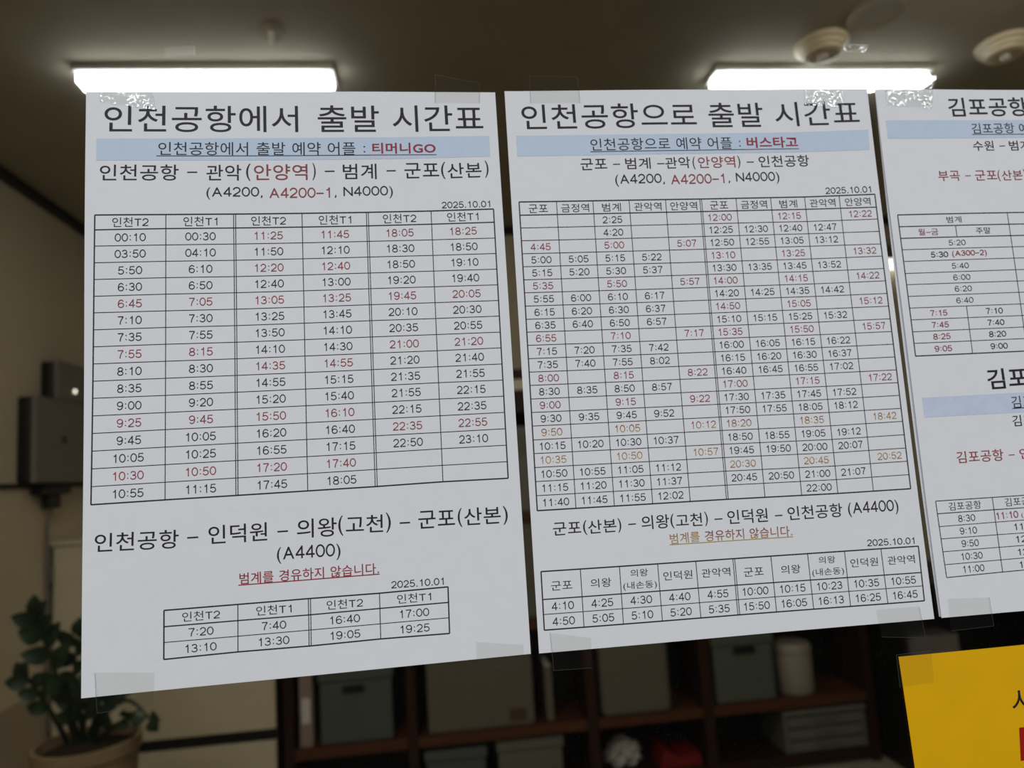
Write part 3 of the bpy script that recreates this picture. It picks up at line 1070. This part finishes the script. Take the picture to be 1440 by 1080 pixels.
cols = [
    '00:10 03:50 5:50 6:30 6:45* 7:10 7:35 7:55* 8:10 8:35 9:00 9:25* 9:45 10:05 10:30* 10:55',
    '00:30 04:10 6:10 6:50 7:05* 7:30 7:55 8:15* 8:30 8:55 9:20 9:45* 10:05 10:25 10:50* 11:15',
    '11:25* 11:50 12:20* 12:40 13:05* 13:25 13:50 14:10 14:35* 14:55 15:20 15:50* 16:20 16:55 17:20* 17:45',
    '11:45* 12:10 12:40* 13:00 13:25* 13:45 14:10 14:30 14:55* 15:15 15:40 16:10* 16:40 17:15 17:40* 18:05',
    '18:05* 18:30 18:50 19:20 19:45* 20:10 20:35 21:00* 21:20 21:35 21:55 22:15 22:35* 22:50',
    '18:25* 18:50 19:10 19:40 20:05* 20:30 20:55 21:20* 21:40 21:55 22:15 22:35 22:55* 23:10']
k = Ink(b1)
cw, rh = avg(T1, 8, 9)
for c, s in enumerate(cols):
    T1.put(k, 0, c, '인천T2' if c % 2 == 0 else '인천T1', width=cw * (0.508 if c % 2 == 0 else 0.485), height=rh * 0.575)
    for r, w in enumerate(s.split()):
        T1.put(k, r + 1, c, w.rstrip('*'), RED if w.endswith('*') else BLACK, adv=cw * 0.0975, dh=rh * 0.485)
k.build('timetable_text', tg)
k = Ink(b1)
text(k, '인천공항', 134, 776.4, 252.2, 770.2, 26.2)
text(k, '-', 264.4, 756, 280, 755, 5.5)
text(k, '인덕원', 294.4, 765.2, 376.7, 759.8, 26)
text(k, '-', 391, 747.4, 405.6, 746.4, 5.5)
text(k, '의왕', 418.4, 756.6, 474, 753.5, 26.5)
text(k, '(', 476.7, 753.3, 483.3, 752.8, 28)
text(k, '고천', 486.7, 749.9, 538.9, 747.6, 24.5)
text(k, ')', 543.3, 748.8, 550, 748.4, 28)
text(k, '-', 562.2, 735.4, 576.7, 734.6, 5.5)
text(k, '군포', 588.9, 743.4, 640, 740.2, 24.5)
text(k, '(', 644.4, 741.1, 650.4, 740.7, 26.5)
text(k, '산본', 653.3, 738.6, 704.4, 735.4, 24)
text(k, ')', 708, 737.5, 714.4, 737.1, 26)
text(k, '(A4400)', 390.4, 792.4, 479.3, 786.8, 23.6, off=0)
k.build('printed_route', s1)
k = Ink(b1)
text(k, '범계를 경유하지 않습니다.', 337.8, 821.3, 533.3, 806.6, 15.8, BOLDRED, off=0.002)
line(k, [(336.2, 822.4), (533.8, 806.9)], 0.00045, BOLDRED)
k.build('printed_notice', s1, label='underlined red notice line')
T2 = Table([231.6, 335.3, 435.6, 533.8, 630], [231.1, 335.3, 436.7, 535.6, 632.2],
           {0: [857.8, 880.7, 902.9, 926.7], 1: [849.3, 872, 894, 916], 2: [841.1, 864, 885.3, 907.6], 3: [833.8, 855.1, 876.7, 897.8], 4: [824.9, 846.7, 868.2, 890.2]}, dbl=(2,))
g = Ink(b1)
T2.lines(g)
tg = g.build('timetable_grid', s1)
k = Ink(b1)
cw, rh = avg(T2, 1, 2)
for c, s in enumerate(['7:20 13:10', '7:40 13:30', '16:40 19:05', '17:00 19:25']):
    T2.put(k, 0, c, '인천T2' if c % 2 == 0 else '인천T1', width=cw * (0.51 if c % 2 == 0 else 0.488), height=rh * 0.60)
    for r, w in enumerate(s.split()):
        T2.put(k, r + 1, c, w, adv=cw * 0.0985, dh=rh * 0.52)
k.build('timetable_text', tg)

# ======================= sheet 2 (middle)
Q2 = [pl(709.3, 128.8), pl(1217.8, 125.8), pl(1312, 869.8), pl(757.7, 918.3)]
b2 = -0.0008
s2 = sheet('timetable_sheet', Q2, b2, M_paper, 'white printed bus timetable sheet in the middle, with dense ten-column time table', 'paper sheet')
s2['group'] = 'printed timetables taped to the window'
band(s2, b2, [(725.7, 191.4), (850, 190.6), (980, 189.4), (1110, 187), (1220, 183.2)], [(727.2, 220.5), (850, 219), (980, 217.6), (1110, 215), (1222.1, 211.4)], M_band)
k = Ink(b2)
text(k, '인천공항으로', 734.6, 182.8, 979.4, 180.2, 34.6)
text(k, '출발', 997, 180.2, 1073.7, 179.2, 34)
text(k, '시간표', 1090.7, 178.9, 1208.5, 176.2, 33.6)
k.build('printed_heading', s2)
k = Ink(b2)
text(k, '인천공항으로 예약 어플 :', 830.7, 213.2, 1041, 210.6, 17, off=0.0)
text(k, '버스타고', 1049.8, 209.4, 1121.8, 208.2, 15.4, BOLDRED, off=0.022)
line(k, [(829.9, 214.4), (960, 213), (1046, 211.4)], 0.00040)
line(k, [(1046, 211.4), (1122.6, 209.8)], 0.00045, BOLDRED)
k.build('printed_subheading', s2)
k = Ink(b2)
text(k, '군포', 816.7, 240.2, 853.6, 239.4, 15.8)
text(k, '-', 861.4, 232.2, 871.1, 232, 4)
text(k, '범계', 879.3, 239.2, 914.5, 238.6, 15.8)
text(k, '-', 923.2, 231.6, 933.3, 231.4, 4)
text(k, '관악', 935.3, 238.8, 970.3, 237.6, 16)
text(k, '(', 973.6, 239.6, 977.2, 239.6, 18)
text(k, '안양역', 981.4, 237.9, 1033.5, 236.5, 16, RED)
text(k, ')', 1036.8, 238, 1040.7, 238, 18)
text(k, '-', 1049, 229, 1058.8, 228.8, 4)
text(k, '인천공항', 1067, 236.2, 1138, 234.3, 16)
text(k, '(A4200,', 865.3, 263.6, 934.3, 262.4, 17.2, off=0)
text(k, 'A4200-1', 943, 260.4, 1018, 258.6, 13.6, RED, off=0)
text(k, ', N4000)', 1023.8, 260.6, 1096, 258.8, 16.8, off=0)
k.build('printed_route', s2)
k = Ink(b2)
text(k, '2025.10.01', 1160.8, 273.2, 1224.4, 271, 9.0, off=0)
k.build('printed_date', s2)
k = Ink(b2)
text(k, '2025.10.01', 1218.5, 767.9, 1284.8, 764.5, 9.4, off=0)
k.build('printed_date', s2)
T3 = Table([729.7, 782.2, 833.2, 883.9, 934.9, 984.2, 1033.9, 1082.7, 1130.7, 1179.3, 1229.3],
           [755.2, 809.4, 863.3, 917.1, 969.8, 1021.9, 1074.6, 1126, 1176.7, 1226.7, 1279.4],
           {0: [284.7, 303.4, 321.4, 339.3, 357.6, 375.9, 394.2, 412.4, 431.1, 449.6, 467.6, 486.1, 504.7, 523.6, 542.2, 561.3, 580.2, 599.2, 618.7, 637.9, 657.4, 677.1, 696.9, 717.9],
            5: [281, 298.5, 315.7, 333.3, 351.1, 369, 386.5, 404.5, 422.4, 440.6, 458.8, 476.6, 495, 513.3, 531.5, 550.1, 568.6, 586.6, 605.4, 624.7, 643.4, 662.5, 682.1, 701.9],
            8: [277.4, 294.7, 311.8, 329, 346.6, 364.4, 382, 399.5, 417.2, 435.2, 453.3, 471.0, 489.1, 507.2, 525.4, 543.6, 561.9, 580.2, 598.9, 618, 636.6, 655.2, 674.3, 693.7],
            10: [273.6, 291.7, 308.4, 325.7, 343.4, 360.5, 378, 395.3, 413, 430.9, 448.6, 466.5, 484.3, 502.2, 520.3, 538.2, 556.1, 574.3, 592.6, 611.3, 630, 648.5, 667.3, 687.1]}, dbl=(5,))
g = Ink(b2)
T3.lines(g)
tg = g.build('timetable_grid', s2)
rows = '''- - 2:25 - - 12:00* - 12:15* - 12:22*
- - 4:20 - - 12:25 12:30 12:40 12:47 -
4:45* - 5:00* - 5:07* 12:50 12:55 13:05 13:12 -
5:00 5:05 5:15 5:22 - 13:10* - 13:25* - 13:32*
5:15 5:20 5:30 5:37 - 13:30 13:35 13:45 13:52 -
5:35* - 5:50* - 5:57* 14:00* - 14:15* - 14:22*
5:55 6:00 6:10 6:17 - 14:20 14:25 14:35 14:42 -
6:15 6:20 6:30 6:37 - 14:50* - 15:05* - 15:12*
6:35 6:40 6:50 6:57 - 15:10 15:15 15:25 15:32 -
6:55* - 7:10* - 7:17* 15:35* - 15:50* - 15:57*
7:15 7:20 7:35 7:42 - 16:00 16:05 16:15 16:22 -
7:35 7:40 7:55 8:02 - 16:15 16:20 16:30 16:37 -
8:00* - 8:15* - 8:22* 16:40 16:45 16:55 17:02 -
8:30 8:35 8:50 8:57 - 17:00* - 17:15* - 17:22*
9:00* - 9:15* - 9:22* 17:30 17:35 17:45 17:52 -
9:30 9:35 9:45 9:52 - 17:50 17:55 18:05 18:12 -
9:50* - 10:05* - 10:12* 18:20* - 18:35* - 18:42*
10:15 10:20 10:30 10:37 - 18:50 18:55 19:05 19:12 -
10:35* - 10:50* - 10:57* 19:45 19:50 20:00 20:07 -
10:50 10:55 11:05 11:12 - 20:30* - 20:45* - 20:52*
11:15 11:20 11:30 11:37 - 20:45 20:50 21:00 21:07 -
11:40 11:45 11:55 12:02 - - - 22:00 - -'''.split('\n')
k = Ink(b2)
cw, rh = avg(T3, 10, 11)
for c in range(10):
    h = ['군포', '금정역', '범계', '관악역', '안양역'][c % 5]
    T3.put(k, 0, c, h, width=cw * (0.515 if len(h) == 2 else 0.755), height=rh * 0.665, dz=-0.0002)
for r, ln in enumerate(rows):
    for c, w in enumerate(ln.split()):
        if w == '-':
            continue
        fade = None
        mi = BLACK
        if w.endswith('*'):
            mi = RED
            if r == 16:
                mi, fade = FADE, ((0.0, 1.0) if c < 8 else (0.25, 1.0))
            elif r == 18:
                mi, fade = FADE, (0.45, 1.0)
            elif r == 19:
                mi, fade = FADE, (1.0, 0.35)
        # the last column of each half is set close to the right rule
        T3.put(k, r + 1, c, w.rstrip('*'), mi, adv=cw * 0.1565, dh=rh * 0.545, fade=fade, dx=0.0008 if c in (4, 9) and len(w) > 5 else 0)
k.build('timetable_text', tg)
k = Ink(b2)
text(k, '군포', 777.9, 752.9, 817, 750.2, 17.8)
text(k, '(', 820.2, 752, 825.4, 751.6, 20.5)
text(k, '산본', 827, 750.3, 866.7, 747.2, 18.6)
text(k, ')', 868.8, 748.8, 873.5, 748.5, 20.5)
text(k, '-', 882.7, 737.2, 893.5, 736.4, 4.4)
text(k, '의왕', 902, 744.6, 941, 742, 19.5)
text(k, '(', 943, 743, 948, 742.6, 20.5)
text(k, '고천', 950.4, 741.0, 987, 738.8, 18.2)
text(k, ')', 991, 739.7, 995.3, 739.4, 20.5)
text(k, '-', 1004, 730, 1015, 729.3, 4.4)
text(k, '인덕원', 1023, 737.1, 1079.2, 733.6, 19.6)
text(k, '-', 1088.8, 725, 1099.2, 724.4, 4.4)
text(k, '인천공항', 1107.5, 731.6, 1184, 726.3, 19.4)
text(k, '(A4400)', 1192.3, 727.2, 1263, 722.8, 21, off=0)
k.build('printed_route', s2)
k = Ink(b2)
text(k, '범계를', 942, 764.9, 983.6, 761.2, 14.6, FADE, off=0.002, fade=(0.35, 1.0))
text(k, '경유하지 않습니다.', 991, 761.1, 1113.5, 753.6, 14.8, FADE, off=0.002, fade=(-0.4, 0.75))
line(k, [(941, 765.6), (1114.2, 754.4)], 0.00042, FADE)
nl = len(k.v)
nk = Ink(b2)
line(nk, [(941, 765.6), (1114.2, 754.4)], 0.00042, FADE)
for i in range(nl - len(nk.v), nl):
    k.c[i] = YEL
k.build('printed_notice', s2, label='underlined notice line fading from red to yellow')
T4 = Table([760.4, 815.4, 870.2, 923.8, 977.5, 1031.0, 1083.1, 1134.6, 1186.3, 1237.3, 1290],
           [765, 820.6, 875.8, 930.6, 984.8, 1038.3, 1091.5, 1143.5, 1195, 1247.1, 1298.1],
           {0: [803.3, 842.5, 863.5, 885.4], 5: [785.2, 822.5, 842.9, 864.2], 10: [767.7, 804.6, 823.3, 844.2]}, dbl=(5,))
g = Ink(b2)
T4.lines(g)
tg = g.build('timetable_grid', s2)
k = Ink(b2)
cw, rh = avg(T4, 1, 2)
for c in range(10):
    h = ['군포', '의왕', '', '인덕원', '관악역'][c % 5]
    if h:
        T4.put(k, 0, c, h, width=cw * (0.53 if len(h) == 2 else 0.765), height=rh * 0.60, dz=0.0004 if len(h) == 3 else -0.0006)
    else:
        T4.put(k, 0, c, '의왕', width=cw * 0.455, height=rh * 0.50, dz=0.0030)
        T4.put(k, 0, c, '(내손동)', width=cw * 0.87, height=rh * 0.58, dz=-0.0033)
for c, s in enumerate(['4:10 4:50', '4:25 5:05', '4:30 5:10', '4:40 5:20', '4:55 5:35', '10:00 15:50', '10:15 16:05', '10:23 16:13', '10:35 16:25', '10:55 16:45']):
    for r, w in enumerate(s.split()):
        T4.put(k, r + 1, c, w, adv=cw * 0.162, dh=rh * 0.54)
k.build('timetable_text', tg)

# ======================= sheet 3 (right, cut by the frame) with sheets under it
tl, bl = pl(1227.6, 127.5), pl(1320.6, 868)
a = -0.0081
w3 = 0.210
Q3 = [tl, (tl[0] + w3 * math.cos(a), tl[1] + w3 * math.sin(a)), (bl[0] + w3 * math.cos(a), bl[1] + w3 * math.sin(a)), bl]
b3 = -0.0016
QU = [(tl[0] + 0.0004, tl[1] - 0.0004), (Q3[1][0] - 0.002, Q3[1][1]), (Q3[2][0] - 0.003, Q3[2][1] + 0.0005), (bl[0] - 0.0006, bl[1] + 0.0005)]
tag(sheet('paper_sheet', QU, -0.0008, M_paper2, '', '', bowl=0.0014), 'blank white sheet peeking out left of the right-hand printed sheet', 'paper sheet')
s3 = sheet('timetable_sheet', Q3, b3, M_paper, 'white printed sheet cut by the right edge, with two small time tables', 'paper sheet')
s3['group'] = 'printed timetables taped to the window'
band(s3, b3, [(1243.2, 171.2), (1340, 170.8), (1500, 170)], [(1246.3, 197), (1340, 196.2), (1500, 194.5)], M_band)
band(s3, b3, [(1293.9, 559.7), (1440, 551.9), (1520, 547.6)], [(1297.8, 587.4), (1440, 579.8), (1520, 575.5)], M_band2)
k = Ink(b3)
text(k, '김포공항', 1332.8, 166, 1444, 164.6, 26.5, off=0.008)
k.build('printed_heading', s3)
k = Ink(b3)
text(k, '김포', 1387.5, 548.2, 1444, 544.4, 28.5, off=0.012)
k.build('printed_heading', s3)
k = Ink(b3)
text(k, '김포공항', 1364.8, 189.8, 1424.5, 189.0, 14.6, off=0.002)
text(k, '예', 1431.5, 189.4, 1444.5, 189.2, 14.8, off=0.002)
line(k, [(1364.4, 190.8), (1448, 190.3)], 0.00040)
k.build('printed_subheading', s3)
k = Ink(b3)
text(k, '김포', 1420.6, 574.2, 1451, 572, 16.5, off=0.0)
line(k, [(1420.6, 574.8), (1451, 572.8)], 0.00045)
k.build('printed_subheading', s3)
k = Ink(b3)
text(k, '수원', 1366.4, 213.8, 1395.5, 213.5, 14)
text(k, '-', 1402.5, 207, 1410.5, 206.8, 3.4)
text(k, '범계', 1417.4, 213.4, 1446.5, 213.0, 14)
k.build('printed_route', s3)
k = Ink(b3)
text(k, '부곡', 1317.5, 256.4, 1347.5, 255.8, 14.2, RED)
text(k, '-', 1354, 249, 1362, 248.8, 3.4, RED)
text(k, '군포', 1369, 255.6, 1399.5, 255, 14, RED)
text(k, '(', 1400.8, 256.6, 1404.2, 256.6, 16, RED)
text(k, '산본', 1406.5, 255.3, 1435.6, 254.4, 14, RED)
text(k, ')', 1437, 255.6, 1440.5, 255.6, 16, RED)
k.build('printed_route', s3)
k = Ink(b3)
text(k, '김포', 1422, 599.8, 1451, 598, 15.5)
k.build('printed_route', s3)
k = Ink(b3)
text(k, '김포공항', 1344.1, 651.6, 1409.4, 647.6, 16.6, RED)
text(k, '-', 1415.8, 640, 1423.9, 639.5, 3.4, RED)
text(k, '인', 1432, 645.4, 1446, 644.6, 14.8, RED)
k.build('printed_route', s3)
T5 = Table([1259.9, 1338.0, 1412.6, 1487, 1560], [1284.7, 1364.5, 1440.7, 1516, 1590],
           {0: [303.5, 320.1, 336.4, 352.4, 368.8, 385.7, 401.4, 417.8, 434.2, 450.6, 467.4, 483.6, 501.4],
            2: [300.7, 316.9, 332.9, 348.6, 364.4, 380.6, 396.4, 412.2, 428.5, 444.7, 460.7, 476.8, 494.2],
            4: [298, 313.8, 329.6, 345, 360.5, 376.3, 391.8, 407.2, 423.2, 439, 454.4, 470.4, 487.4]})
g = Ink(b3)
T5.lines(g, heavy_rows=(1, 2), outer=0.00055, head=0.0005, skipv={1: [(1, 2), (8, 12)], 3: [(1, 2), (8, 12)]})
tg = g.build('timetable_grid', s3)
k = Ink(b3)
cw, rh = avg(T5, 5, 6)
T5.put(k, 0, 0, '범계', c2=2, width=cw * 0.265, height=rh * 0.58)
T5.put(k, 1, 0, '월-금', RED, width=cw * 0.355, height=rh * 0.60)
T5.put(k, 1, 1, '주말', width=cw * 0.265, height=rh * 0.58)
for r, w in ((2, '5:20'), (4, '5:40'), (5, '6:00'), (6, '6:20'), (7, '6:40')):
    T5.put(k, r, 0, w, c2=2, adv=cw * 0.0875, dh=rh * 0.50)
T5.put(k, 3, 0, '5:30', c2=2, adv=cw * 0.0875, dh=rh * 0.50, dx=-0.0116, off=0.010)
T5.put(k, 3, 0, '(A300-2)', RED, c2=2, width=cw * 0.62, height=rh * 0.64, dx=0.0066, off=0.010)
for r, w, v in ((8, '7:15', '7:10'), (9, '7:45', '7:40'), (10, '8:25', '8:20'), (11, '9:05', '9:00')):
    T5.put(k, r, 0, w, RED, adv=cw * 0.0875, dh=rh * 0.50, off=0.006)
    T5.put(k, r, 1, v, adv=cw * 0.0875, dh=rh * 0.50, off=0.006)
k.build('timetable_text', tg)
T6 = Table([1313.2, 1392.8, 1470], [1328, 1406.7, 1484],
           {0: [704.5, 722.2, 740.2, 757.4, 775.4, 793.5, 811.5], 1: [699.3, 716.5, 733.9, 751.5, 769.1, 786.7, 803.7], 2: [694, 711.2, 728, 746, 763, 780, 796.5]})
g = Ink(b3)
T6.lines(g, outer=0.0004, head=0.0004)
tg = g.build('timetable_grid', s3)
k = Ink(b3)
cw, rh = avg(T6, 2, 3)
T6.put(k, 0, 0, '김포공항', width=cw * 0.575, height=rh * 0.66)
text(k, '김포공', 1411.2, 712, 1444.5, 709.5, 11.5, off=-0.004)
for r, w in enumerate(['8:30', '9:10', '9:50', '10:30', '11:00']):
    T6.put(k, r + 1, 0, w, adv=cw * 0.0870, dh=rh * 0.55)
text(k, '11:10', 1399.5, 730.2, 1429.6, 727.6, 10, RED, off=0.006)
text(k, '(A', 1434, 728.4, 1443.5, 727.5, 7.5, RED, off=0.004)
text(k, '11:', 1424.2, 745.2, 1441, 744.0, 9.2, off=0)
text(k, '12', 1426.6, 762.5, 1441, 761.5, 9.2, off=0)
text(k, '12', 1429.2, 780.4, 1443, 779.4, 9.2, off=0)
text(k, '13', 1431.6, 798.2, 1445, 797.2, 9.2, off=0)
k.build('timetable_text', tg)

# ======================= yellow sheet
yt = pl(1261.9, 923)
QY = [yt, (yt[0] + 0.297, yt[1] - 0.001), (yt[0] + 0.299, yt[1] - 0.211), (yt[0] + 0.005, yt[1] - 0.210)]
b4 = -0.0008
s4 = sheet('notice_sheet', QY, b4, M_yellow, 'bright yellow notice sheet taped in the lower right corner', 'paper sheet')
k = Ink(b4)
text(k, '사', 1422.4, 1003.2, 1457, 1001.5, 36, off=0.0)
k.build('printed_heading', s4)
k = Ink(b4)
P = [pl(1431, 1022.2), pl(1433.4, 1068.9)]
k.add([(P[0][0], P[0][1]), (P[0][0] + .09, P[0][1]), (P[1][0] + .09, P[1][1]), (P[1][0], P[1][1])], [[0, 3, 2, 1]], 0)
k.build('red_panel', s4, [M_redrect], label='printed red block')

# ------------------------------------------------------------------ strips of clear tape


def tape(quad, base, m, label, amp=0.0, edges=(0, 1, 2, 3), seed=1):
    rnd = random.Random(seed)
    Q = [pl(*q) for q in quad]
    NX, NZ = 36, 26
    bm = new()
    G = []
    th = 0.00006
    H = [[rnd.uniform(-1, 1) for _ in range(NX + 1)] for _ in range(NZ + 1)]
    for s in (0, 1):
        L = []
        for j in range(NZ + 1):
            r = []
            for i in range(NX + 1):
                u, v = i / NX, j / NZ
                # serrated short ends
                jag = 0.006 * (1 if (j % 2) else -1) if i in (0, NX) else 0
                u2 = u + (jag if i == 0 else -jag)
                x = (Q[0][0] * (1 - u2) + Q[1][0] * u2) * (1 - v) + (Q[3][0] * (1 - u2) + Q[2][0] * u2) * v
                z = (Q[0][1] * (1 - u2) + Q[1][1] * u2) * (1 - v) + (Q[3][1] * (1 - u2) + Q[2][1] * u2) * v
                y = ysheet(x, z, base) - 0.00035 - amp * (0.5 + 0.5 * H[j][i])
                r.append(bm.verts.new((x, y + s * th, z)))
            L.append(r)
        G.append(L)
    for s in (0, 1):
        R = G[s]
        for j in range(NZ):
            for i in range(NX):
                f = (R[j][i], R[j + 1][i], R[j + 1][i + 1], R[j][i + 1])
                bm.faces.new(f if s == 0 else f[::-1])
    A, Bk = G
    for i in range(NX):
        bm.faces.new((A[0][i], A[0][i + 1], Bk[0][i + 1], Bk[0][i]))
        bm.faces.new((A[NZ][i], Bk[NZ][i], Bk[NZ][i + 1], A[NZ][i + 1]))
    for j in range(NZ):
        bm.faces.new((A[j][0], Bk[j][0], Bk[j + 1][0], A[j + 1][0]))
        bm.faces.new((A[j][NX], A[j + 1][NX], Bk[j + 1][NX], Bk[j][NX]))
    o = obj('tape_strip', bm, m, smooth=True)
    tag(o, label, 'tape', 'clear tape strips on the window')
    k = Ink(base)
    for e in edges:
        a, b = quad[e], quad[(e + 1) % 4]
        n0 = len(k.v)
        line(k, [a, b], 0.00022, 0)
        for i in range(n0, len(k.v)):
            x, y, z = k.v[i]
            k.v[i] = (x, y - 0.00030 - amp, z)
    k.build('cut_edge', o, [M_tapeedge])
    return o


tape([(139, 110), (212, 110), (219, 156), (143, 145)], b1, M_tapecr, 'crumpled shiny tape on the top left corner of the leftmost printed sheet', 0.00012, (0, 1, 3), 1)
tape([(612, 107), (674, 118), (674, 146), (612, 146)], b1, M_tape, 'faint clear tape on the top right corner of the leftmost printed sheet', 0, (0, 1, 3), 2)
tape([(744, 108), (812, 110), (815, 146), (746, 146)], b2, M_tape, 'faint clear tape on the top left corner of the middle printed sheet', 0, (0, 1, 3), 3)
tape([(1129, 104), (1183, 115), (1184, 152), (1131, 149)], b2, M_tapecr, 'crumpled shiny tape on the top right corner of the middle printed sheet', 0.00012, (0, 1, 3), 4)
tape([(1239, 106), (1309, 117), (1307, 155), (1245, 150)], b3, M_tapecr, 'crumpled shiny tape on the top left corner of the right printed sheet', 0.00012, (0, 1, 3), 5)
tape([(135, 945), (218, 945), (217, 990), (138, 1002)], b1, M_tape, 'clear tape on the bottom left corner of the leftmost printed sheet', 0, (2, 3), 6)
tape([(669, 902), (736, 906), (737, 938), (671, 944)], b1, M_tape, 'clear tape on the bottom right corner of the leftmost printed sheet', 0, (), 7)
tape([(773, 889), (830, 896), (832, 938), (778, 942)], b2, M_tape, 'clear tape on the bottom left corner of the middle printed sheet', 0, (2, 3), 8)
tape([(1230, 857), (1290, 852), (1299, 896), (1238, 895)], b2, M_tape, 'clear tape on the bottom right corner of the middle printed sheet', 0, (1, 2), 9)
tape([(1329, 841), (1387, 839), (1393, 879), (1333, 886)], b3, M_tape, 'clear tape on the bottom left corner of the right printed sheet', 0, (1, 2), 10)
tape([(1258, 920), (1307, 914), (1311, 958), (1263, 966)], b4, M_tape, 'clear tape folded over the top left corner of the yellow sheet', 0, (0, 3), 11)
tape([(230, 66), (273, 64), (275, 78), (233, 80)], -0.0001, M_tape, 'old tape scrap on bare glass above the left tube lamp', 0, (1,), 12)
tape([(1183, 63), (1221, 65), (1215, 76), (1186, 74)], -0.0001, M_tapecr, 'old shiny tape scrap on bare glass between the two ceiling detectors', 0.00006, (0,), 13)
